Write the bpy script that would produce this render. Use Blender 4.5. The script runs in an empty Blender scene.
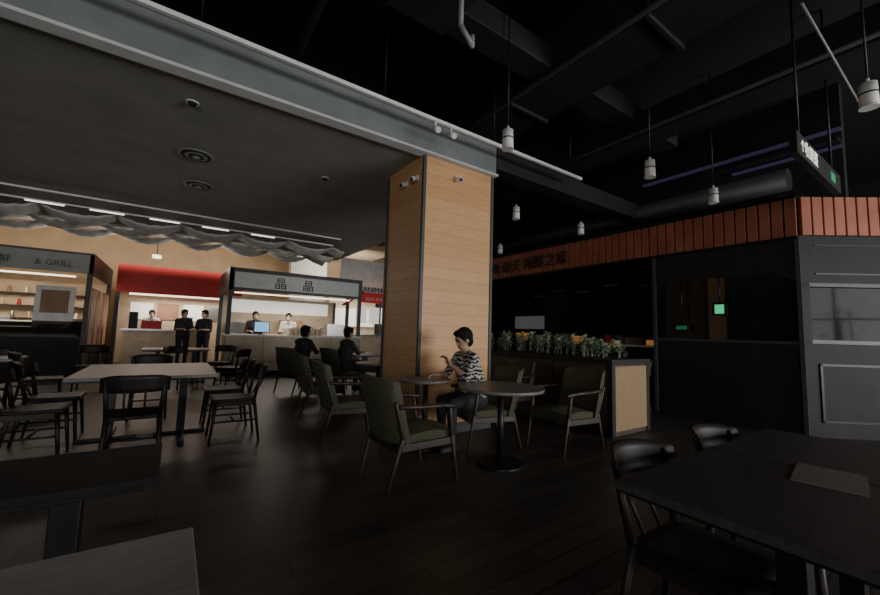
import bpy, bmesh, math, random, time
import numpy as np
from mathutils import Vector, Matrix, Euler
random.seed(4)
C=bpy.context.scene.collection
# ---------------------------------------------------------------- materials
def mat(name,c,c2=None,rough=.6,metal=0,scale=6,stretch=(1,1,1),bump=0,emit=0,ecol=None,trans=0,spec=.5):
    m=bpy.data.materials.new(name); m.use_nodes=True; nt=m.node_tree; n=nt.nodes; L=nt.links
    b=n['Principled BSDF']; b.inputs['Roughness'].default_value=rough; b.inputs['Metallic'].default_value=metal
    b.inputs['Specular IOR Level'].default_value=spec
    if c2 is None: c2=tuple(min(1,x*1.18+.002) for x in c)
    tc=n.new('ShaderNodeTexCoord'); mp=n.new('ShaderNodeMapping'); mp.inputs['Scale'].default_value=stretch
    no=n.new('ShaderNodeTexNoise'); no.inputs['Scale'].default_value=scale; no.inputs['Detail'].default_value=5
    cr=n.new('ShaderNodeValToRGB'); cr.color_ramp.elements[0].position=.35; cr.color_ramp.elements[1].position=.65
    cr.color_ramp.elements[0].color=(*c,1); cr.color_ramp.elements[1].color=(*c2,1)
    L.new(tc.outputs['Object'],mp.inputs[0]); L.new(mp.outputs[0],no.inputs[0]); L.new(no.outputs[0],cr.inputs[0]); L.new(cr.outputs[0],b.inputs['Base Color'])
    if bump:
        bp=n.new('ShaderNodeBump'); bp.inputs['Strength'].default_value=bump; bp.inputs['Distance'].default_value=.01
        L.new(no.outputs[0],bp.inputs['Height']); L.new(bp.outputs[0],b.inputs['Normal'])
    if emit:
        b.inputs['Emission Color'].default_value=(*(ecol or c),1); b.inputs['Emission Strength'].default_value=emit
    if trans: b.inputs['Transmission Weight'].default_value=trans
    return m
def brickmat(name,c1,c2,mort,bw,bh,ms,rough,rot=(0,0,0),grain=(1,12,1),bump=.2,offset=.5,spec=.5):
    m=bpy.data.materials.new(name); m.use_nodes=True; nt=m.node_tree; n=nt.nodes; L=nt.links
    b=n['Principled BSDF']; b.inputs['Roughness'].default_value=rough; b.inputs['Specular IOR Level'].default_value=spec
    tc=n.new('ShaderNodeTexCoord'); mp=n.new('ShaderNodeMapping'); mp.inputs['Rotation'].default_value=rot
    br=n.new('ShaderNodeTexBrick'); br.inputs['Color1'].default_value=(*c1,1); br.inputs['Color2'].default_value=(*c2,1); br.inputs['Mortar'].default_value=(*mort,1)
    br.inputs['Scale'].default_value=1; br.inputs['Brick Width'].default_value=bw; br.inputs['Row Height'].default_value=bh; br.inputs['Mortar Size'].default_value=ms
    br.offset=offset
    mp2=n.new('ShaderNodeMapping'); mp2.inputs['Scale'].default_value=grain
    no=n.new('ShaderNodeTexNoise'); no.inputs['Scale'].default_value=4; no.inputs['Detail'].default_value=6
    mx=n.new('ShaderNodeMix'); mx.data_type='RGBA'; mx.blend_type='MULTIPLY'; mx.inputs[0].default_value=.6
    cr=n.new('ShaderNodeValToRGB'); cr.color_ramp.elements[0].position=.3; cr.color_ramp.elements[1].position=.7; cr.color_ramp.elements[0].color=(.6,.6,.6,1)
    L.new(tc.outputs['Object'],mp.inputs[0]); L.new(mp.outputs[0],br.inputs[0]); L.new(mp.outputs[0],mp2.inputs[0]); L.new(mp2.outputs[0],no.inputs[0]); L.new(no.outputs[0],cr.inputs[0])
    L.new(br.outputs['Color'],mx.inputs[6]); L.new(cr.outputs[0],mx.inputs[7]); L.new(mx.outputs[2],b.inputs['Base Color'])
    bp=n.new('ShaderNodeBump'); bp.inputs['Strength'].default_value=bump; bp.inputs['Distance'].default_value=.004
    L.new(br.outputs['Fac'],bp.inputs['Height']); bp.invert=True; L.new(bp.outputs[0],b.inputs['Normal'])
    return m
M={}
M['floor']=brickmat('dark_wood_floor',(.036,.032,.029),(.062,.054,.048),(.009,.008,.007),1.2,.15,.004,.42,spec=.4)
M['ceil']=mat('ceiling_grey_paint',(.36,.355,.34),rough=.85,scale=2)
M['black']=mat('black_paint',(.012,.012,.013),rough=.8)
M['duct']=mat('black_duct_metal',(.016,.018,.022),rough=.6,metal=.2)
M['fascia']=mat('grey_metal_fascia',(.20,.215,.225),rough=.5,metal=.2,scale=3)
M['white']=mat('white_paint',(.75,.75,.73),rough=.5)
M['oak']=brickmat('oak_cladding',(.70,.38,.17),(.76,.44,.21),(.38,.20,.08),30,.148,.002,.5,rot=(math.pi/2,0,0),grain=(1.2,30,1),bump=.1)
M['oakp']=mat('oak_panel',(.28,.185,.105),(.34,.235,.14),rough=.5,scale=5,stretch=(2,2,14))
M['dwood']=mat('dark_walnut',(.022,.014,.010),(.04,.026,.018),rough=.45,scale=5,stretch=(8,8,1))
M['sidew']=mat('brown_partition_board',(.06,.045,.034),(.085,.062,.046),rough=.5,scale=5,stretch=(2,2,8))
M['ebony']=mat('ebony_stained_wood',(.010,.008,.0075),(.018,.014,.012),rough=.5,scale=5,stretch=(8,8,1),spec=.35)
M['ebonym']=mat('black_laminate',(.010,.009,.009),rough=.75,spec=.2)
M['green']=mat('olive_upholstery',(.066,.068,.042),(.086,.088,.056),rough=.9,scale=40,bump=.15,spec=.2)
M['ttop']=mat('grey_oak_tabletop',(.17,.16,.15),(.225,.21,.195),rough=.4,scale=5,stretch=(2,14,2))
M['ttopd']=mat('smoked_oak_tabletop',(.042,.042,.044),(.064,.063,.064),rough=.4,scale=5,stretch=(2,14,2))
M['metal']=mat('black_metal',(.02,.02,.021),rough=.4,metal=.6)
M['brick']=mat('terracotta_tile',(.30,.085,.045),(.37,.12,.065),rough=.6,scale=3)
M['grout']=mat('dark_grout',(.04,.022,.018),rough=.9)
M['beige']=mat('beige_plaster',(.58,.45,.31),rough=.8,scale=2)
M['red']=mat('red_fascia_board',(.42,.015,.015),rough=.5)
M['redl']=mat('red_backlit_acrylic',(.6,.03,.03),rough=.4,emit=.12)
M['glass']=mat('smoked_glass',(.012,.014,.015),rough=.03,spec=.5)
M['glassa']=mat('antireflective_glass',(.012,.016,.015),rough=.05,spec=.035)
M['greyp']=mat('charcoal_panel',(.018,.022,.024),rough=.6,scale=3,spec=.2)
M['dgrey']=mat('dark_grey_frame',(.05,.055,.06),rough=.5)
M['cream']=mat('cream_laminate',(.52,.43,.31),rough=.5)
M['fabric']=mat('grey_drape_fabric',(.62,.61,.58),rough=.9,scale=10)
M['led']=mat('led_white',(.9,.9,.88),emit=1.6,ecol=(1,.97,.92))
M['ledw']=mat('led_warm',(.9,.8,.65),emit=2.6,ecol=(1,.85,.65))
M['blue']=mat('led_violet',(.03,.03,.07),emit=.035,ecol=(.5,.45,1))
M['greenl']=mat('exit_green_reflected',(.05,.7,.35),emit=.6,ecol=(.05,.9,.4))
M['greend']=mat('exit_green_dim',(.03,.3,.15),emit=.05,ecol=(.05,.9,.4))
M['screen']=mat('monitor_screen',(.1,.4,.7),emit=.9,ecol=(.3,.6,.9))
M['sign']=mat('grey_sign_board',(.24,.25,.25),rough=.5)
M['signl']=mat('pale_sign_board',(.42,.43,.42),rough=.5,emit=.04,ecol=(1,1,1))
M['lightbox']=mat('white_menu_lightbox',(.7,.7,.66),emit=.6,ecol=(1,.95,.85))
M['leaf']=mat('leaf_green',(.14,.21,.10),(.52,.58,.44),rough=.5,scale=9)
M['treeleaf']=mat('tree_leaf',(.03,.06,.02),(.06,.10,.03),rough=.6,scale=9)
M['brownp']=mat('brown_poster',(.30,.16,.10),(.42,.25,.17),rough=.6,scale=2)
M['ink']=mat('black_ink',(.01,.01,.01),rough=.6)
M['steel']=mat('stainless_steel',(.45,.46,.47),rough=.3,metal=.9)
M['paper']=mat('white_paper',(.7,.7,.7),rough=.7)
M['skin']=mat('skin',(.42,.25,.17),(.48,.30,.21),rough=.6,scale=8)
M['hair']=mat('black_hair',(.008,.007,.007),(.014,.012,.011),rough=.75,spec=.15,scale=30,stretch=(1,1,.2))
M['lips']=mat('lips',(.36,.13,.11),rough=.5)
M['darkc']=mat('dark_cloth',(.02,.021,.025),rough=.85,scale=20)
M['navy']=mat('navy_trousers',(.018,.019,.025),rough=.85,scale=20)
M['whitec']=mat('white_cloth',(.6,.6,.6),rough=.85,scale=20)
M['shoe']=mat('shoe_rubber',(.02,.02,.02),rough=.6)
M['orange']=mat('orange_glow',(.9,.35,.1),emit=.2,ecol=(1,.4,.1))
def stripe():
    m=bpy.data.materials.new('zigzag_striped_cloth'); m.use_nodes=True; n=m.node_tree.nodes; L=m.node_tree.links
    b=n['Principled BSDF']; b.inputs['Roughness'].default_value=.85
    tc=n.new('ShaderNodeTexCoord'); w=n.new('ShaderNodeTexWave'); w.bands_direction='Z'; w.inputs['Scale'].default_value=7; w.inputs['Distortion'].default_value=6; w.inputs['Detail'].default_value=1; w.inputs['Detail Scale'].default_value=2.5
    cr=n.new('ShaderNodeValToRGB'); cr.color_ramp.interpolation='CONSTANT'; cr.color_ramp.elements[0].color=(.015,.015,.018,1); cr.color_ramp.elements[1].position=.5; cr.color_ramp.elements[1].color=(.5,.48,.44,1)
    L.new(tc.outputs['Object'],w.inputs[0]); L.new(w.outputs['Fac'],cr.inputs[0]); L.new(cr.outputs[0],b.inputs['Base Color']); return m
M['stripe']=stripe()

# ---------------------------------------------------------------- mesh builder
class B:
    def __init__(s): s.bm=bmesh.new(); s.ms=[]
    def mi(s,m):
        if m not in s.ms: s.ms.append(m)
        return s.ms.index(m)
    def _f(s,vs,m,smooth=False):
        i=s.mi(m); fs=set(f for v in vs for f in v.link_faces)
        for f in fs: f.material_index=i; f.smooth=smooth
    def box(s,x0,x1,y0,y1,z0,z1,m,R=None):
        c=Vector(((x0+x1)/2,(y0+y1)/2,(z0+z1)/2))
        X=Matrix.Translation(c)@(R.to_4x4() if R else Matrix())@Matrix.Diagonal((abs(x1-x0),abs(y1-y0),abs(z1-z0),1))
        r=bmesh.ops.create_cube(s.bm,size=1,matrix=X); s._f(r['verts'],m)
    def cyl(s,a,b,ra,rb,m,seg=16):
        a=Vector(a);b=Vector(b);d=b-a
        q=d.to_track_quat('Z','Y').to_matrix().to_4x4()
        r=bmesh.ops.create_cone(s.bm,cap_ends=True,segments=seg,radius1=ra,radius2=rb,depth=d.length,matrix=Matrix.Translation((a+b)/2)@q)
        s._f(r['verts'],m,True)
        for f in set(f for v in r['verts'] for f in v.link_faces):
            if len(f.verts)>4: f.smooth=False
    def ell(s,c,r3,m,seg=16,R=None):
        X=Matrix.Translation(c)@(R.to_4x4() if R else Matrix())@Matrix.Diagonal((*r3,1))
        r=bmesh.ops.create_uvsphere(s.bm,u_segments=seg,v_segments=max(6,seg//2+2),radius=1,matrix=X); s._f(r['verts'],m,True)
    def tube(s,pts,r,m,seg=10):
        for i in range(len(pts)-1):
            s.cyl(pts[i],pts[i+1],r,r,m,seg)
            if i: s.ell(pts[i],(r,r,r),m,seg)
    def slab(s,fn,nu,nv,t,m,smooth=True):
        t=Vector(t); i=s.mi(m)
        A=[[s.bm.verts.new(Vector(fn(u/nu,v/nv))) for v in range(nv+1)] for u in range(nu+1)]
        D=[[s.bm.verts.new(A[u][v].co+t) for v in range(nv+1)] for u in range(nu+1)]
        def F(*vs):
            f=s.bm.faces.new(vs); f.material_index=i; f.smooth=smooth
        for u in range(nu):
            for v in range(nv):
                F(A[u][v],A[u+1][v],A[u+1][v+1],A[u][v+1]); F(D[u][v],D[u][v+1],D[u+1][v+1],D[u+1][v])
        for u in range(nu):
            F(A[u][0],D[u][0],D[u+1][0],A[u+1][0]); F(A[u][nv],A[u+1][nv],D[u+1][nv],D[u][nv])
        for v in range(nv):
            F(A[0][v],A[0][v+1],D[0][v+1],D[0][v]); F(A[nu][v],D[nu][v],D[nu][v+1],A[nu][v+1])
    def quad(s,vs,m):
        f=s.bm.faces.new([s.bm.verts.new(v) for v in vs]); f.material_index=s.mi(m)
    def done(s,name,loc=(0,0,0),rz=0,bevel=0,parent=None):
        bmesh.ops.recalc_face_normals(s.bm,faces=s.bm.faces)
        me=bpy.data.meshes.new(name); s.bm.to_mesh(me); s.bm.free()
        for k in s.ms: me.materials.append(M[k])
        o=bpy.data.objects.new(name,me); C.objects.link(o); o.location=loc; o.rotation_euler=(0,0,rz)
        if bevel:
            b=o.modifiers.new('bevel','BEVEL'); b.width=bevel; b.segments=2; b.limit_method='ANGLE'; b.angle_limit=math.radians(50)
        if parent: o.parent=parent
        return o
def inst(o,loc,rz,name=None,sc=1):
    n=bpy.data.objects.new(name or o.name.split('.')[0],o.data); C.objects.link(n); n.location=loc; n.rotation_euler=(0,0,rz); n.scale=(1,1,sc)
    for md in o.modifiers:
        if md.type=='BEVEL':
            b=n.modifiers.new('bevel','BEVEL'); b.width=md.width; b.segments=2; b.limit_method='ANGLE'; b.angle_limit=md.angle_limit
    return n
def text(name,body,loc,rot,size,m,parent,ext=.005,align='CENTER'):
    cu=bpy.data.curves.new(name,'FONT'); cu.body=body; cu.size=size; cu.extrude=ext; cu.align_x=align
    cu.materials.append(M[m]); o=bpy.data.objects.new(name,cu); C.objects.link(o); o.location=loc; o.rotation_euler=rot
    if parent: o.parent=parent
    return o
def boxobj(name,*a,m='white',bevel=0):
    b=B(); b.box(*a,m); return b.done(name,bevel=bevel)
D90=math.pi/2
SZ=3.5  # low ceiling height
# ---------------------------------------------------------------- people (one continuous remeshed surface each)
def usph(nu,nv):
    v=[(0,0,1)]+[(math.sin(math.pi*j/nv)*math.cos(2*math.pi*i/nu),math.sin(math.pi*j/nv)*math.sin(2*math.pi*i/nu),math.cos(math.pi*j/nv)) for j in range(1,nv) for i in range(nu)]+[(0,0,-1)]
    f=[]
    for i in range(nu):
        k=(i+1)%nu; f.append((0,1+i,1+k)); f.append((1+(nv-2)*nu+k,1+(nv-2)*nu+i,1+(nv-1)*nu))
        for j in range(nv-2): a=1+j*nu; f.append((a+i,a+nu+i,a+nu+k,a+k))
    return np.array(v),f
SPH=usph(18,12)
def person(name,loc,rz,P,top='darkc',bottom='navy',sleeve=None,voxel=.011,mask=False,pitch=0):
    prims=[]
    def cap(a,b_,ra,rb,m): prims.append(('c',Vector(a),Vector(b_),ra,rb,m))
    sl=sleeve or top
    pel=Vector(P['pelvis']); ch=Vector(P['chest']); nk=Vector(P['neck']); hd=Vector(P['head'])
    for s in(1,-1):
        y=Vector((0,s,0))
        cap(pel+y*.075,ch+y*.075,.105,.115,top); cap(ch+y*.07,nk+y*.10-Vector((0,0,.07)),.112,.07,top)
        cap(nk-Vector((0,0,.02)),Vector(P['sh'][s]),.055,.058,top)
        cap(pel+y*.08+Vector((0,0,-.02)),Vector(P['hip'][s]),.11,.10,bottom)
        cap(P['hip'][s],P['knee'][s],.095,.06,bottom); cap(P['knee'][s],P['ankle'][s],.06,.042,bottom)
        a=Vector(P['ankle'][s])
        cap(a+Vector((-.03,0,-.038)),a+Vector((.13,s*.015,-.046)),.042,.034,'shoe')
        S=Vector(P['sh'][s]);E=Vector(P['el'][s]);W=Vector(P['wr'][s])
        cap(S,E,.056,.042,top); mid=E.lerp(W,.15)
        cap(E,mid,.042,.04,sl); cap(mid,W,.037,.025,'skin' if sleeve is None else sl)
        d=(W-E).normalized()
        if 'hd' in P: d=Vector(P['hd'][s]).normalized()
        inn=Vector((0,-s,0)); side=(inn-d*inn.dot(d))
        if side.length<.2: side=Vector((0,0,1))-d*d.z
        side.normalize(); nrm=d.cross(side)
        if nrm.z>0 or (abs(nrm.z)<.1 and nrm.x>0): nrm=-nrm
        for o in(-.024,-.008,.008,.024): cap(W+d*.01+side*o*.7,W+d*.075+side*o,.016,.012,'skin')
        for o,l in((-.03,.8),(-.01,.95),(.01,1.0),(.03,.92)):
            p=W+d*.08+side*o; q=p+(d*.9+nrm*.35)*.036*l; r=q+(d*.6+nrm*.8)*.024*l; t=r+(d*.2+nrm)*.018*l
            cap(p,q,.0088,.0085,'skin'); cap(q,r,.0085,.008,'skin'); cap(r,t,.008,.0075,'skin')
        p=W+d*.02+side*.028; q=p+(d*.6+side*.75)*.035; t=q+(d*.9+side*.1+nrm*.3)*.028
        cap(p,q,.012,.010,'skin'); cap(q,t,.010,.008,'skin')
    cap(nk-Vector((0,0,.03)),hd-Vector((.015,0,.06)),.052,.05,'skin')
    Rm=Euler((0,pitch,0)).to_matrix()
    def el(o,r3,m): prims.append(('e',hd+Rm@Vector(o),Vector(r3),Rm,m))
    el((0,0,.01),(.092,.074,.108),'skin'); el((.03,0,-.06),(.058,.052,.055),'skin'); el((.088,0,-.02),(.022,.014,.024),'skin'); el((.082,0,.03),(.016,.045,.012),'skin')
    el((.086,0,-.062),(.010,.024,.008),'lips')
    for s in(1,-1): el((0,s*.078,-.01),(.02,.012,.032),'skin'); el((.083,s*.030,.008),(.010,.014,.008),'hair')
    el((-.022,0,.035),(.102,.090,.105),'hair'); el((-.045,0,-.03),(.062,.080,.07),'hair'); el((.04,0,.085),(.062,.072,.038),'hair')
    if mask: el((.055,0,-.05),(.055,.055,.048),'whitec')
    V=[];Fs=[];n0=0
    def addm(v,f):
        nonlocal n0
        V.append(v); Fs.extend([tuple(i+n0 for i in q) for q in f]); n0+=len(v)
    for p in prims:
        if p[0]=='c':
            _,a,b_,ra,rb,m=p; d=b_-a
            v,f=SPH; a=np.array(a); b_=np.array(b_)
            addm(v*ra+a,f); addm(v*rb+b_,f)
            if d.length>1e-4:
                q=np.array(d.to_track_quat('Z','Y').to_matrix()); N=18
                ring=np.array([(math.cos(2*math.pi*i/N),math.sin(2*math.pi*i/N),0) for i in range(N)])@q.T
                vv=np.vstack([ring*ra+a,ring*rb+b_]); ff=[(i,(i+1)%N,N+(i+1)%N,N+i) for i in range(N)]+[tuple(range(N-1,-1,-1)),tuple(range(N,2*N))]
                addm(vv,ff)
        else:
            _,c,r3,R_,m=p; v,f=SPH; addm((v*np.array(r3))@np.array(R_).T+np.array(c),f)
    me=bpy.data.meshes.new('src'); me.from_pydata(np.vstack(V).tolist(),[],Fs); me.update()
    o=bpy.data.objects.new('src',me); C.objects.link(o)
    r=o.modifiers.new('r','REMESH'); r.mode='VOXEL'; r.voxel_size=voxel
    sm=o.modifiers.new('s','SMOOTH'); sm.factor=.5; sm.iterations=2
    dg=bpy.context.evaluated_depsgraph_get()
    nm=bpy.data.meshes.new_from_object(o.evaluated_get(dg)); bpy.data.objects.remove(o)
    n=len(nm.polygons); ce=np.empty(n*3,dtype=np.float32); nm.polygons.foreach_get('center',ce); ce=ce.reshape(-1,3)
    best=np.full(n,1e9); idx=np.zeros(n,dtype=np.int32); mats=[]
    for p in prims:
        m=p[-1]
        if m not in mats: mats.append(m)
        if p[0]=='c':
            a=np.array(p[1]);d=np.array(p[2])-a;t=np.clip(((ce-a)@d)/max(1e-9,d@d),0,1)
            D=np.linalg.norm(ce-(a+t[:,None]*d),axis=1)-(p[3]+(p[4]-p[3])*t)
        else:
            l=(ce-np.array(p[1]))@np.array(p[3]); r3=np.array(p[2]); kk=np.linalg.norm(l/r3,axis=1); D=(kk-1)*r3.min()
        if m in('hair','lips','whitec') : D=D-.002
        w=D<best; best[w]=D[w]; idx[w]=mats.index(m)
    nm.materials.clear()
    for m in mats: nm.materials.append(M[m])
    nm.polygons.foreach_set('material_index',idx); nm.polygons.foreach_set('use_smooth',np.ones(n,dtype=bool)); nm.update()
    ob=bpy.data.objects.new(name,nm); C.objects.link(ob); ob.location=loc; ob.rotation_euler=(0,0,rz); return ob
def seated(lean=.06,wx=.38,wz=.79,kx=.40):
    P=dict(pelvis=(-.02,0,.55),chest=(lean*.6,0,.82),neck=(lean,0,1.04),head=(lean+.04,0,1.18)); P['sh']={s:(lean,s*.17,.98) for s in(1,-1)}
    P['hip']={s:(0,s*.09,.53) for s in(1,-1)}; P['knee']={s:(kx,s*.12,.50) for s in(1,-1)}; P['ankle']={s:(kx-.02,s*.12,.08) for s in(1,-1)}
    P['el']={s:(lean+.12,s*.24,wz-.02) for s in(1,-1)}; P['wr']={s:(wx,s*.10,wz) for s in(1,-1)}; return P
def standing(reach=.3):
    P=dict(pelvis=(0,0,.96),chest=(.0,0,1.22),neck=(0,0,1.44),head=(.02,0,1.58)); P['sh']={s:(0,s*.175,1.38) for s in(1,-1)}
    P['hip']={s:(0,s*.09,.92) for s in(1,-1)}; P['knee']={s:(.02,s*.10,.50) for s in(1,-1)}; P['ankle']={s:(0,s*.10,.08) for s in(1,-1)}
    P['el']={s:(.05,s*.23,1.12) for s in(1,-1)}; P['wr']={s:(reach,s*.16,1.13) for s in(1,-1)}; return P
P=seated(.10,.40,.79,.34); P['wr'][1]=(.32,.03,.90); P['el'][1]=(.22,.22,.78); P['hd']={1:(.3,-.3,.7),-1:(1,0,0)}
person('seated_diner',(2.84,3.42,0),math.pi-.12,P,top='stripe',bottom='navy',voxel=.007,pitch=.3)
sd=person('seated_diner',(2.90,7.62,0),.2,seated(wz=.80),top='darkc',voxel=.012)
inst(sd,(6.45,3.75,0),2.6); inst(sd,(2.12,7.9,0),.5)
s1=person('standing_staff',(.25,13.6,0),-1.2,standing(),top='darkc',mask=True,voxel=.012)
inst(s1,(.75,13.3,0),-2.2); inst(s1,(1.95,12.3,0),-D90)
s2=person('standing_staff',(2.9,12.4,0),-D90-.3,standing(),top='whitec',mask=True,voxel=.012)
inst(s2,(-.6,15.6,0),-D90)
# ---------------------------------------------------------------- room shell
boxobj('floor',-8,14,-6,17.2,-.1,0,m='floor')
boxobj('wall_back',-8,14,17,17.2,0,5.4,m='beige')
boxobj('wall_left',-8.2,-8,-6,17.2,0,5.4,m='greyp')
boxobj('wall_right',14,14.2,-6,17.2,0,5.4,m='black')
b=B(); b.box(-8,-6.5,-6.2,-6,0,5.4,'greyp'); b.box(-2,4,-6.2,-6,0,5.4,'greyp'); b.box(10.5,14,-6.2,-6,0,5.4,'greyp')
for x0,x1 in((4,10.5),(-6.5,-2)): b.box(x0,x1,-6.2,-6,0,.5,'greyp'); b.box(x0,x1,-6.2,-6,2.9,5.4,'greyp')
b.done('wall_front')
for nme,xa,nn in(('window_1',4,6),('window_2',-6.5,4)):
    b=B(); st=1.288 if xa>0 else 1.48
    for i in range(nn): x=xa+.03+i*st; b.box(x-.03,x+.03,-6.12,-6.05,.5,2.9,'metal')
    e=xa+.06+(nn-1)*st
    b.box(xa,e,-6.12,-6.05,.5,.56,'metal'); b.box(xa,e,-6.12,-6.05,2.84,2.9,'metal'); b.box(xa,e,-6.11,-6.06,1.9,1.94,'metal'); b.done(nme)
def leaf(b,base,az,el,l,w,m='leaf'):
    d=Vector((math.cos(az)*math.cos(el),math.sin(az)*math.cos(el),math.sin(el))); s=Vector((-math.sin(az),math.cos(az),0)); up=Vector((0,0,1))
    pts=[]
    for k,ww in((0,.15),(.3,.9),(.65,1),(1,.05)):
        c=base+d*l*k-up*(.35*l*k*k); pts.append((c-s*w*ww/2,c+s*w*ww/2))
    for i in range(3): b.quad([pts[i][0],pts[i][1],pts[i+1][1],pts[i+1][0]],m)
b=B()
for k in range(14):
    c=Vector((random.uniform(4.3,10.2),-6.5,.0)); top=c+Vector((random.uniform(-.2,.2),0,random.uniform(1.6,2.9))); b.cyl(c,top,.03,.015,'dwood',6)
    for j in range(60):
        q=c.lerp(top,random.uniform(.3,1))+Vector((random.gauss(0,.28),random.uniform(-.1,.1),random.gauss(0,.2)))
        leaf(b,q,random.choice((0,math.pi))+random.uniform(-.4,.4),random.uniform(-.8,.8),random.uniform(.1,.2),random.uniform(.05,.09),'treeleaf')
b.done('outdoor_shrubs')
boxobj('ground_outside',-8,14,-8,-6.2,-.1,0,m='greyp')
b=B(); b.box(-8,3.60,4.05,4.97,SZ,SZ+.12,'ceil'); b.box(-8,4.2,4.97,12.2,SZ,SZ+.12,'ceil')
b.done('ceiling')
boxobj('ceiling_open',-8,14,-6,17.2,5.3,5.4,m='black')
boxobj('ceiling_stalls',-8,7,12.6,17,4.3,4.4,m='beige')
b=B(); b.box(-8,3.60,3.97,4.05,SZ+.0,SZ+.42,'fascia'); b.box(-8,3.62,3.90,4.05,SZ-.03,SZ+.0,'signl'); b.box(-8,3.62,3.93,3.97,SZ+.42,SZ+.45,'sign')
b.box(3.60,3.64,3.97,4.97,SZ,SZ+.42,'fascia'); b.box(4.2,4.25,4.97,12.2,SZ,SZ+.42,'fascia'); b.box(-8,4.25,12.2,12.25,SZ,SZ+.8,'ceil')
b.done('trim_soffit')
b=B(); b.box(-3,5.17,3.63,3.67,3.73,3.77,'white')
for x in (-2,0,1.7,3.3,4.9): b.cyl((x,3.65,3.77),(x,3.65,5.3),.006,.006,'metal',6)
for x in (2.37,2.6):
    b.cyl((x,3.65,3.73),(x,3.65,3.67),.012,.012,'white',8); b.cyl((x,3.68,3.67),(x,3.58,3.60),.03,.035,'white',14)
b.done('track_light_rail')
def vent(name,x,y,r,z):
    b=B()
    for k in range(5):
        rr=r*(1-k*.19); b.cyl((0,0,z-.012-.006*k),(0,0,z),rr,rr,'black' if k%2 else 'sign',32)
    b.ell((0,0,z-.04),(r*.2,r*.2,.01),'sign'); b.done(name,(x,y,0))
vent('ceiling_air_diffuser',.08,5.93,.21,SZ); vent('ceiling_air_diffuser',.16,7.2,.21,SZ)
for x,y in((-.01,4.52),(1.7,5.6),(-1.9,5.3)):
    b=B(); b.cyl((0,0,SZ-.01),(0,0,SZ),.06,.06,'white',20); b.cyl((0,0,SZ-.03),(0,0,SZ-.01),.035,.045,'black',20); b.done('recessed_downlight',(x,y,0))
b=B()
for yy,zz in((9.0,3.42),(9.55,3.36)):
    b.box(-6,3.2,yy-.02,yy+.02,zz,zz+.03,'white')
    for x in (-5,-3,-1,1,3): b.cyl((x,yy,zz+.03),(x,yy,SZ-.002),.005,.005,'metal',6)
for x in (-2.3,-1.45,-.55,.35,1.3): b.box(x,x+.5,9.53,9.57,3.34,3.36,'led')
b.done('linear_track_lights')
b=B()
def dr(y0,y1,ph):
    def fn(u,v):
        x=-6+9.6*u; y=y0+(y1-y0)*v; s=abs(math.sin((x+ph)*math.pi/1.1))
        return (x,y,3.40-.24*s**.7*(.55+.45*math.sin(v*math.pi))-.008*math.sin(x*31+v*5))
    b.slab(fn,220,8,(0,0,.006),'fabric')
dr(9.8,10.5,0); dr(10.6,11.2,.4); dr(11.3,11.9,.15)
b.done('ceiling_fabric_drapes')
# ---------------------------------------------------------------- pillar
px0,px1,py0,py1=2.43,3.60,3.97,4.98
b=B(); b.box(px0+.02,px1-.02,py0+.015,py1-.015,0,SZ-.001,'oak')
for x in(px0,px1):
    for y in(py0,py1):
        b.box(x-.04*(x>3),x+.04*(x<3),y-.04*(y>4.5),y+.04*(y<4.5),0,SZ-.03,'dgrey')
b.box(px0-.01,px1+.01,py0-.01,py1+.01,0,.12,'dgrey')
b.done('wood_clad_pillar')
for loc,rz in(((2.95,py0+.012,3.28),0),((px0+.018,4.15,3.22),-D90),((px0+.018,4.42,3.22),-D90)):
    b=B(); b.box(-.03,.03,-.03,0,-.03,.03,'white'); b.cyl((0,-.02,0),(.0,-.09,-.03),.028,.034,'white',14); b.cyl((0,-.088,-.03),(0,-.1,-.034),.026,.026,'ink',14)
    b.done('wall_spotlight',loc,rz)
def spot(x,y,z=3.4):
    b=B(); b.cyl((0,0,z-.12),(0,0,z+.08),.062,.058,'white',20); b.cyl((0,0,z-.135),(0,0,z-.12),.066,.066,'white',20); b.cyl((0,0,z-.02),(0,0,z-.008),.065,.065,'metal',20)
    b.cyl((0,0,z+.08),(0,0,z+.13),.02,.012,'white',10); b.cyl((0,0,z+.1),(0,0,5.3),.008,.008,'metal',6); b.done('suspended_cylinder_spotlight',(x,y,0))
for x,y in((2.86,2.94),(4.78,2.38),(6.4,2.28),(4.8,4.7),(6.5,4.6),(6.6,7.0),(4.74,.52)): spot(x,y)
b=B()
b.box(1.5,2.2,-1,3.3,4.5,4.95,'duct'); b.box(-6,7,3.0,3.35,4.6,4.9,'duct'); b.box(3.7,4.4,-3,16,4.5,4.9,'duct'); b.box(5.6,6.0,-3,16,4.3,4.7,'duct')
b.box(3.66,8.0,3.97,4.25,3.62,3.92,'duct')
for i in range(9): b.box(3.66,4.44,-2+i*1.9,-1.94+i*1.9,4.46,4.94,'duct')
b.done('ventilation_ducts',bevel=.01)
b=B()
for x,z,r in((3.3,4.2,.03),(5.2,4.15,.03),(7.6,3.75,.17),(1.0,4.6,.05)): b.cyl((x,1.7 if r>.1 else -4,z),(x,16,z),r,r,'duct',14)
for y,z,r in((5.6,4.1,.04),(7.6,4.2,.05)): b.cyl((4.4,y,z),(8.1,y,z),r,r,'duct',10)
b.cyl((4.0,.76,4.0),(6.2,.76,4.0),.011,.011,'sign',8)
b.tube([(2.0,2.7,4.6),(2.0,2.7,4.12),(2.14,2.7,3.98),(2.14,2.7,4.08)],.025,'sign')
b.done('ceiling_pipes')
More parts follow.
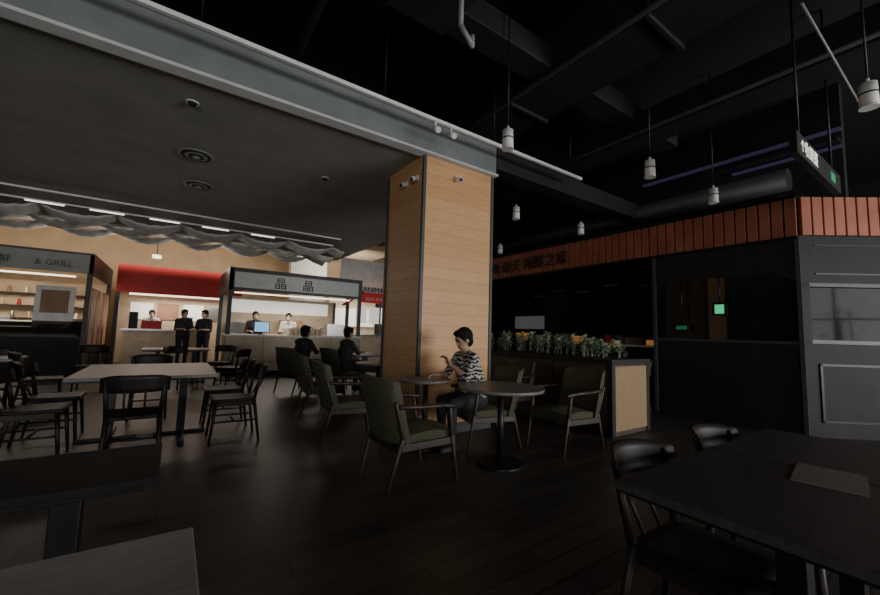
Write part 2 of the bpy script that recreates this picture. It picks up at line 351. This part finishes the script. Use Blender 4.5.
# ---------------------------------------------------------------- restaurant with tiled band (right)
WX=7.07; cy=1.51
ang=Vector((.78,-.62,0)).normalized(); L2=4.2
b=B()
b.box(WX,14,cy+.2,10,3.28,3.36,'black'); b.box(8.2,8.4,1.2,12,3.37,5.3,'black')
b.box(WX,WX+.15,8.4,17,0,3.3,'black'); b.box(13,13.1,1.5,10,0,3.27,'black'); b.box(WX,13,9.9,10,0,3.27,'black')
b.box(WX+.02,WX+.1,cy,8.6,2.72,3.3,'grout')
b.done('wall_restaurant')
def ribs(b,n,origin,dirv,nrm,w=.145):
    R=Matrix((dirv,nrm,Vector((0,0,1)))).transposed()
    for i in range(n):
        c=origin+dirv*(w*(i+.5))+nrm*.02
        X=Matrix.Translation((c.x,c.y,3.01))@R.to_4x4()@Matrix.Diagonal((w*.86,.06,.54,1))
        r=bmesh.ops.create_cube(b.bm,size=1,matrix=X); b._f(r['verts'],'brick')
b=B(); ribs(b,49,Vector((WX,cy,0)),Vector((0,1,0)),Vector((-1,0,0)))
nr=Vector((-ang.y,ang.x,0)); nr=nr if nr.x<0 else -nr
ribs(b,28,Vector((WX,cy,0)),ang,nr)
b.box(WX-.05,WX+.06,cy,8.6,3.28,3.32,'metal'); b.box(WX-.05,WX+.06,cy,8.6,2.70,2.735,'metal')
band=b.done('terracotta_tile_band',bevel=.006)
text('lettering','● 東天 海鮮之家',(WX-.075,7.75,2.87),(D90,0,-D90),.33,'ink',band,.01,'LEFT')
b=B()
b.box(WX+.02,WX+.06,cy,3.5,0,1.25,'ink'); b.box(WX+.02,WX+.05,cy,3.5,1.25,2.25,'glass'); b.box(WX,WX+.1,cy,3.5,2.25,2.72,'ink')
for y in(cy+.0,3.46): b.box(WX-.02,WX+.1,y,y+.05,0,2.72,'dgrey')
b.box(WX-.01,WX+.08,cy,3.5,1.23,1.27,'dgrey')
b.done('window_3')
b=B()
R=Matrix((ang,nr,Vector((0,0,1)))).transposed()
def ab(t0,t1,n0,n1,z0,z1,m):
    c=Vector((WX,cy,0))+ang*((t0+t1)/2)+nr*((n0+n1)/2)
    X=Matrix.Translation((c.x,c.y,(z0+z1)/2))@R.to_4x4()@Matrix.Diagonal((t1-t0,n1-n0,z1-z0,1))
    r=bmesh.ops.create_cube(b.bm,size=1,matrix=X); b._f(r['verts'],m)
ab(0,L2,-.12,-.04,0,1.28,'greyp'); ab(0,L2,-.12,-.02,2.05,2.74,'greyp'); ab(.12,L2,-.1,-.06,1.28,2.05,'glassa'); ab(0,.1,-.12,0,0,3.3,'greyp'); ab(0,L2,-.12,-.01,2.74,3.28,'grout')
for z in(1.25,2.03): ab(0,L2,-.1,0,z,z+.05,'metal')
for t in(.2,1.75):
    for z0,z1 in((.2,.23),(.95,.98)): ab(t,t+1.4,-.05,-.02,z0,z1,'metal')
    for tt in(t,t+1.38): ab(tt,tt+.03,-.05,-.02,.2,.98,'metal')
    for z0,z1 in((2.2,2.22),(2.6,2.62)): ab(t,t+1.4,-.03,-.005,z0,z1,'metal')
b.done('wall_panelled')
b=B(); b.box(9,9.6,4.2,9.2,0,1.05,'greyp'); b.box(8.95,9.65,4.15,9.25,1.05,1.1,'steel'); b.box(12.5,12.9,4,9.6,1.4,2.2,'greyp')
for i in range(9): b.box(9.1,9.4,4.4+i*.52,4.7+i*.52,1.1,1.1+.12+.05*(i%3),['orange','sign','red','cream'][i%4])
for y in(4.3,9.1): b.cyl((9.02,y,1.1),(9.02,y,3.25),.02,.02,'metal',8)
for k in range(5): b.box(9.2+k*.1,9.23+k*.1,4.6+k*.9,5.0+k*.9,2.5+.1*(k%2),2.52+.1*(k%2),'sign')
b.box(9.3,9.33,7.9,9.1,1.45,1.85,'signl')
b.done('food_display_counter')
b=B(); b.box(-.02,.02,-.10,.10,-.11,.09,'metal'); b.box(-.03,-.02,-.06,.06,-.08,.06,'greenl'); b.cyl((0,0,.07),(0,0,.5),.01,.01,'metal',8); b.done('green_glass_reflection',(WX-.1,2.45,1.75))  # glowing plate added to imitate a green sign reflected in the glass
b=B(); b.box(-.02,.02,-.10,.10,-.05,.05,'metal'); b.box(-.03,-.02,-.08,.08,-.03,.03,'greend'); b.cyl((0,0,.05),(0,0,.9),.01,.01,'metal',8); b.done('green_glass_reflection',(WX-.1,3.0,1.45))  # dim green plate added to imitate a weaker green reflection in the glass
b=B(); b.box(8.1,8.2,1.2,4.2,4.52,4.55,'blue'); b.box(8.1,8.2,1.2,2.6,4.25,4.27,'blue'); b.box(7.9,8.2,1.2,9,4.3,4.34,'duct'); b.done('cove_light')
b=B(); b.box(4.70,6.45,.98,1.04,3.04,3.26,'ink')
for x in(4.9,6.2): b.cyl((x,1.01,3.26),(x,1.01,5.3),.012,.012,'metal',8)
b.box(5.95,6.15,.972,.98,3.09,3.19,'greend')
sg=b.done('hanging_direction_sign'); text('lettering','↑收銀臺',(4.80,.975,3.09),(D90,0,0),.16,'lightbox',sg,.002,'LEFT')
# ---------------------------------------------------------------- planter partition
X0,X1,Y0,Y1=4.62,5.5,2.83,7.0
b=B(); b.box(X0,X1,Y0,Y1,.0,.9,'sidew'); b.box(X0+.06,X1-.06,Y0-.015,Y0,.06,.88,'oakp')
b.box(X0-.03,X1+.03,Y0-.03,Y1+.03,.9,.97,'ink'); b.box(X0-.015,X0+.06,Y0-.02,Y0+.06,0,.9,'ink'); b.box(X1-.06,X1+.015,Y0-.02,Y0+.06,0,.9,'ink')
b.box(X0-.012,X0,Y0,Y1,0,.08,'ink')
for i in range(5): y=Y0+.9*i; b.box(X0-.01,X0,y,y+.02,.08,.9,'ink')
b.done('partition_planter_box',bevel=.004)
b=B()
for k in range(84):
    c=Vector((random.uniform(X0+.15,X1-.15),random.uniform(Y0+.15,Y1-.15),.971)); h=random.uniform(.12,.34)
    b.cyl(c,c+Vector((0,0,h)),.006,.004,'leaf',5)
    for j in range(28):
        leaf(b,c+Vector((0,0,h*random.uniform(.3,1))),random.uniform(0,6.28),random.uniform(.1,1.2),random.uniform(.08,.16),random.uniform(.03,.055))
b.done('foliage_plants')
# ---------------------------------------------------------------- furniture prototypes (local +X is forward)
def armchair():
    b=B()
    b.slab(lambda u,v:(-.24+.50*u,-.25+.5*v,.445-.012*math.cos(2*math.pi*v)-.01*math.cos(2*math.pi*u)),8,8,(0,0,-.11),'green')
    def back(u,v):
        y=-.275+.55*u; z=.36+.52*v; x=-.26-.13*v+.10*(abs(y)/.275)**3-.01
        zz=z-(.03*(abs(y)/.275)**4)*v
        return (x,y,zz)
    b.slab(back,14,8,(-.06,0,.01),'green')
    for s in(-1,1):
        b.cyl((.30,s*.275,0),(.23,s*.275,.40),.013,.022,'dwood',10); b.cyl((.23,s*.275,.38),(.20,s*.285,.62),.022,.016,'dwood',10)
        b.cyl((-.36,s*.24,0),(-.24,s*.255,.42),.013,.022,'dwood',10); b.cyl((-.24,s*.255,.40),(-.33,s*.27,.70),.022,.016,'dwood',10)
        b.tube([(.27,s*.285,.625),(.12,s*.30,.645),(-.1,s*.30,.65),(-.30,s*.275,.66)],.02,'dwood')
        b.box(-.26,.24,s*.262-.015,s*.262+.015,.31,.37,'dwood')
    b.box(.21,.25,-.26,.26,.30,.36,'dwood'); b.box(-.28,-.24,-.25,.25,.30,.36,'dwood')
    return b
def diningchair():
    b=B()
    b.slab(lambda u,v:(-.20+.42*u,(-.21+.42*v)*(.88+.12*u),.46-.012*math.sin(math.pi*u)*math.sin(math.pi*v)),8,8,(0,0,-.03),'ebony')
    for s in(-1,1):
        b.cyl((.22,s*.20,0),(.18,s*.18,.44),.013,.02,'ebony',10)
        b.cyl((-.26,s*.20,0),(-.19,s*.18,.45),.013,.02,'ebony',10); b.cyl((-.19,s*.18,.44),(-.255,s*.205,.78),.02,.014,'ebony',10)
        b.cyl((.205,s*.19,.22),(-.22,s*.19,.22),.01,.01,'ebony',8)
        b.box(-.19,.18,s*.17-.01,s*.17+.01,.38,.43,'ebony')
    b.box(.16,.18,-.17,.17,.38,.43,'ebony'); b.cyl((0,-.19,.22),(0,.19,.22),.01,.01,'ebony',8)
    def rail(u,v):
        y=-.24+.48*u; return (-.30+.11*(y/.24)**2-.03*v,y,.67+.15*v-.03*(y/.24)**4*v)
    b.slab(rail,14,4,(-.02,0,0),'ebony')
    for y in(-.07,.07): b.cyl((-.20,y,.45),(-.31,y,.69),.009,.009,'ebony',8)
    return b
ac=armchair().done('armchair',(1.78,2.97,0),.04,bevel=.006)
inst(ac,(1.80,4.45,0),-.15); inst(ac,(3.72,2.86,0),math.pi-.1); inst(ac,(2.95,3.38,0),math.pi-.25)
inst(ac,(2.1,7.9,0),.5); inst(ac,(2.88,7.6,0),.2); inst(ac,(1.95,5.9,0),-.1)
inst(ac,(4.1,4.2,0),math.pi); inst(ac,(6.45,3.75,0),2.6); inst(ac,(4.05,8.2,0),math.pi+.3)
def rect_table(w,d,m,legs=2):
    b=B(); b.box(-w/2,w/2,-d/2,d/2,.71,.74,m); b.box(-w/2+.03,w/2-.03,-d/2+.03,d/2-.03,.69,.71,'metal')
    xs=[0] if legs==1 else [-w*.27,w*.27]
    for x in xs:
        b.box(x-.04,x+.04,-.04,.04,.03,.69,'metal'); b.box(x-.25,x+.25,-.03,.03,0,.035,'metal'); b.box(x-.03,x+.03,-d*.36,d*.36,0,.035,'metal')
        b.box(x-.14,x+.14,-.14,.14,.675,.69,'metal')
    return b
def round_table(r,m='ttop'):
    b=B(); b.cyl((0,0,.71),(0,0,.74),r-.01,r,m,48); b.cyl((0,0,.02),(0,0,.71),.035,.03,'metal',16); b.cyl((0,0,.0),(0,0,.025),r*.55,r*.5,'metal',32); b.cyl((0,0,.69),(0,0,.71),.12,.15,'metal',20)
    return b
round_table(.42).done('round_cafe_table',(2.70,2.82,0))
round_table(.28).done('round_cafe_table',(2.33,3.62,0))
round_table(.36).done('round_cafe_table',(2.75,5.7,0))
rect_table(1.2,1.5,'ttop').done('rectangular_dining_table',(-.17,5.5,0),0,bevel=.003)
dc=diningchair().done('dining_chair',(-.22,4.45,0),D90)
for p in((.62,5.0,math.pi),(.60,5.75,math.pi),(-.98,5.05,0),(-.98,5.8,0),(-.2,6.6,-D90),
         (-1.45,7.6,.2),(-2.0,8.6,-.6),(-1.2,9.6,-D90),(1.0,8.6,2.5),(.2,9.3,-1.0),(.9,9.9,-2.2)): inst(dc,(p[0],p[1],0),p[2])
rect_table(1.2,.7,'ttop').done('rectangular_dining_table',(-2.3,7.7,0),0,bevel=.003)
rect_table(1.2,.7,'ttop').done('rectangular_dining_table',(.1,10.1,0),0,bevel=.003)
rect_table(.7,.7,'ttop',1).done('square_dining_table',(3.5,7.95,0),0,bevel=.003)
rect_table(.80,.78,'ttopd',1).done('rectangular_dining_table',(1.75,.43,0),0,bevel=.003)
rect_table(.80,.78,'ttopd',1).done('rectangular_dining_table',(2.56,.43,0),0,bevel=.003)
inst(dc,(1.77,.70,0),-D90,sc=.94); inst(dc,(2.50,.68,0),-D90,sc=.94)
rect_table(1.2,.75,'ttop').done('rectangular_dining_table',(-.52,.82,0),0,bevel=.003)
rect_table(1.1,.45,'ebonym').done('rectangular_dining_table',(-.55,1.86,0),0,bevel=.003)
b=B(); b.box(-.1,.1,-.07,.07,0,.002,'paper'); b.done('paper_sheet',(-.46,.98,.7405),.4)
b=B(); b.box(-.15,.15,-.10,.10,0,.003,'ttop'); b.done('placemat',(2.1,.40,.7405),.15)
# ---------------------------------------------------------------- food stalls
b=B(); x0,x1,y0=1.1,4.75,11.2
b.box(x0,x1,y0,y0+.6,0,1.0,'cream'); b.box(x0-.03,x1+.03,y0-.04,y0+.64,1.0,1.05,'white'); b.box(x0,x1,y0-.012,y0,.0,.1,'greyp')
for i in range(5): b.box(x0+i*.91,x0+i*.91+.015,y0-.01,y0,.1,1,'brownp')
b.box(x0,x1,y0,y0+.1,2.2,2.75,'dgrey'); b.box(x0,x0+.1,y0,y0+2.4,2.2,2.75,'dgrey'); b.box(x0+.12,x1-.12,y0-.012,y0,2.27,2.68,'signl')
b.box(x0,x1,y0,y0+2.4,2.75,2.79,'dgrey')
for x in(x0+.05,x1-.05):
    for y in(y0+.05,y0+2.35): b.box(x-.05,x+.05,y-.05,y+.05,0 if y>y0+1 else 1.05,2.2,'dgrey')
b.box(x0+.1,x1-.1,y0+2.3,y0+2.4,0,2.2,'cream'); b.box(x0+.3,x1-.3,y0+2.27,y0+2.3,1.7,2.1,'lightbox'); b.box(x0+.2,x1-.2,y0+.5,y0+.56,2.16,2.19,'ledw')
for i in range(8): b.box(x0+1.6+i*.12,x0+1.68+i*.12,y0+.1,y0+.4,1.05,1.25+.03*(i%2),'cream')
b.box(x1-1.0,x1-.5,y0+.1,y0+.5,1.05,1.4,'steel'); b.box(x1-1.9,x1-1.2,y0+2.0,y0+2.27,1.0,1.5,'brownp'); b.box(x0+.3,x0+.8,y0+2.0,y0+2.27,.9,1.4,'steel')
st=b.done('food_stall_kiosk',bevel=.004)
for x in(2.35,3.1): text('lettering','晶',(x,y0-.02,2.33),(D90,0,0),.34,'ink',st,.008)
b=B(); b.box(-.2,.2,-.02,.02,.06,.36,'metal'); b.box(-.18,.18,-.03,-.02,.08,.34,'screen'); b.cyl((0,0,0),(0,0,.08),.02,.02,'metal'); b.box(-.08,.08,-.06,.06,0,.01,'metal'); b.done('cash_register_monitor',(2.0,y0+.3,1.051))
b=B(); x0,x1,y0,y1=-6.0,-1.71,12.5,16
b.box(x0,x1,y0,y0+.08,2.42,2.87,'sign'); b.box(x1-.08,x1,y0,y1,2.42,2.87,'dgrey'); b.box(x0,x1,y0,y1,2.87,2.92,'dgrey')
b.box(x1-.1,x1,y0,y0+.1,0,2.42,'dwood'); b.box(x1-.1,x1,y1-.1,y1,0,2.42,'dwood')
b.box(x0,x1-.1,y0,y0+.7,0,.85,'greyp')
b.slab(lambda u,v:(x0+(x1-.1-x0)*u,y0+.02+.35*v,.85+.4*v),1,1,(0,.02,0),'glass')
b.box(x1-.06,x1-.02,y0+.1,y1-.1,0,1.1,'greyp')
for i in range(4): yy=y0+.25+i*.8; b.box(x1-.02,x1,yy,yy+.6,.6,2.1,'brownp')
b.box(x0,x1-.1,y1-.2,y1-.1,0,2.4,'beige')
for z in(1.3,1.65,2.0): b.box(x0+.2,-2.0,y1-.6,y1-.2,z,z+.03,'dwood')
for i in range(34): b.cyl((x0+.3+i*.11,y1-.4,1.33+.35*(i%3)),(x0+.3+i*.11,y1-.4,1.5+.35*(i%3)),.045,.035,['white','cream','brownp','steel','red'][i%5],8)
for x in(-4.9,-4.1,-3.2): b.box(x,x+.5,y1-1.0,y1-.65,.9,1.35,'steel')
b.box(x0+.1,x1-.3,y1-1.1,y1-.6,0,.9,'white')
b.box(-2.75,-2.05,y0+.45,y0+.5,1.2,2.1,'white'); b.box(-2.65,-2.15,y0+.44,y0+.45,1.45,2.0,'brownp'); b.box(-2.75,-2.05,y0+.4,y0+.5,.85,1.2,'ink')
b.box(x0+.1,x1-.4,y0+.6,y0+.65,2.36,2.4,'ledw')
k=b.done('snack_bar_kiosk',bevel=.004)
text('lettering','& GRILL',(-2.4,y0-.01,2.55),(D90,0,0),.19,'dgrey',k,.006); text('lettering','上田口鮮',(-3.5,y0-.01,2.55),(D90,0,0),.20,'dgrey',k,.006)
b=B(); b.box(-1.5,1.9,15,15.2,2.2,3.05,'red'); b.box(-1.5,1.9,16.2,16.3,0,2.2,'cream'); b.box(-1.2,1.0,14.6,15.1,0,1.05,'cream'); b.box(-1.25,1.05,14.55,15.15,1.05,1.1,'steel')
for x in(-1.45,1.85): b.box(x-.05,x+.05,15,15.2,0,2.2,'dgrey')
for i in range(4): b.box(-1.2+i*.72,-.6+i*.72,16.17,16.2,1.4,1.95,['lightbox','brownp','lightbox','steel'][i])
b.box(-1.2,1.6,15.3,15.36,2.15,2.2,'ledw'); b.box(.2,.5,14.7,15,1.1,1.5,'steel'); b.box(-.8,-.3,14.7,15,1.1,1.35,'red'); b.box(-1.1,-.9,14.7,15,1.1,1.6,'ink')
b.cyl((-.6,15.2,3.45),(-.6,15.2,3.35),.12,.12,'led',20); b.cyl((-.6,15.2,3.45),(-.6,15.2,4.29),.01,.01,'metal',6)
b.done('grill_stall')
boxobj('structural_column',3.6,5.0,15.5,15.9,0,4.29,m='white')
b=B(); b.box(4.9,7.0,13.6,13.7,2.72,3.9,'white'); b.box(5.5,7.0,13.0,13.2,2.25,2.62,'redl'); b.box(5.3,7.0,13.1,13.25,2.62,2.85,'white')
b.slab(lambda u,v:(4.9+.7*u,13.0+.3*v,2.1+.5*u),2,1,(0,0,.06),'red')
b.box(5.3,7.0,12.8,13.3,0,1.05,'cream'); b.box(5.25,7.0,12.75,13.35,1.05,1.1,'steel'); b.box(5.0,7.0,15,15.1,0,2.7,'cream')
for i in range(3): b.box(5.4+i*.5,5.8+i*.5,13.15,13.2,1.5,2.1,'lightbox')
b.box(5.0,5.1,13.1,13.2,0,2.75,'dgrey')
b.box(5.2,6.9,14.9,14.95,1.4,2.1,'lightbox')
rs=b.done('noodle_stall'); text('lettering','ANIMA',(6.0,13.09,2.65),(D90,0,0),.26,'ink',rs,.01)
text('lettering','SUN SHINE',(6.1,12.99,2.33),(D90,0,0),.18,'white',rs,.01)
# ---------------------------------------------------------------- lights
def area(name,loc,tgt,sx,sy,e,col):
    l=bpy.data.lights.new(name,'AREA'); l.shape='RECTANGLE'; l.size=sx; l.size_y=sy; l.energy=e; l.color=col
    o=bpy.data.objects.new(name,l); C.objects.link(o); o.location=loc; d=Vector(tgt)-Vector(loc); o.rotation_euler=d.to_track_quat('-Z','Y').to_euler()
area('window_daylight',(7.2,-6.9,1.8),(3.2,4,2.4),6.4,2.4,850,(1,.98,.95))
area('window_daylight_b',(-4.2,-6.3,1.7),(1,4,2.6),4.2,2.2,240,(1,.98,.95))
area('stall_lamp_a',(2.9,12.2,2.1),(2.9,12.2,0),2.6,.6,45,(1,.88,.72))
area('stall_lamp_b',(-3.6,14,2.3),(-3.6,14.6,0),3,1,80,(1,.82,.62))
area('stall_lamp_c',(.2,15.6,2.1),(.2,15.6,0),2.4,.5,40,(1,.88,.74))
area('stall_lamp_d',(6,13.9,2.6),(6,13.9,0),1.6,.8,50,(1,.92,.82))
area('stall_uplight',(-1.5,14.6,3.2),(-1.5,15.8,4.3),8,.5,60,(1,.86,.68))
area('stall_uplight_b',(5.5,14.2,3.0),(5.2,15.5,4.3),2,.4,45,(1,.93,.85))
area('stall_spill',(-1.2,12.4,2.96),(-1.2,9.5,3.5),6,.3,30,(1,.9,.78))
w=bpy.data.worlds.new('World'); bpy.context.scene.world=w; w.use_nodes=True; w.node_tree.nodes['Background'].inputs[0].default_value=(.5,.6,.7,1); w.node_tree.nodes['Background'].inputs[1].default_value=.3
# ---------------------------------------------------------------- camera
yaw=math.radians(34.5);p=math.atan(35/385);a=math.radians(1.7)
R0=Vector((math.cos(yaw),-math.sin(yaw),0));F0=Vector((math.sin(yaw),math.cos(yaw),0));Z=Vector((0,0,1))
F=F0*math.cos(p)+Z*math.sin(p);U0=Z*math.cos(p)-F0*math.sin(p)
R=R0*math.cos(a)+U0*math.sin(a);U=U0*math.cos(a)-R0*math.sin(a)
cam=bpy.data.cameras.new('camera'); cam.sensor_width=36; cam.lens=385/880*36; cam.clip_start=.05
co=bpy.data.objects.new('camera',cam); C.objects.link(co)
m=Matrix((R,U,-F)).transposed().to_4x4(); m.translation=(0,0,1.25); co.matrix_world=m
bpy.context.scene.camera=co
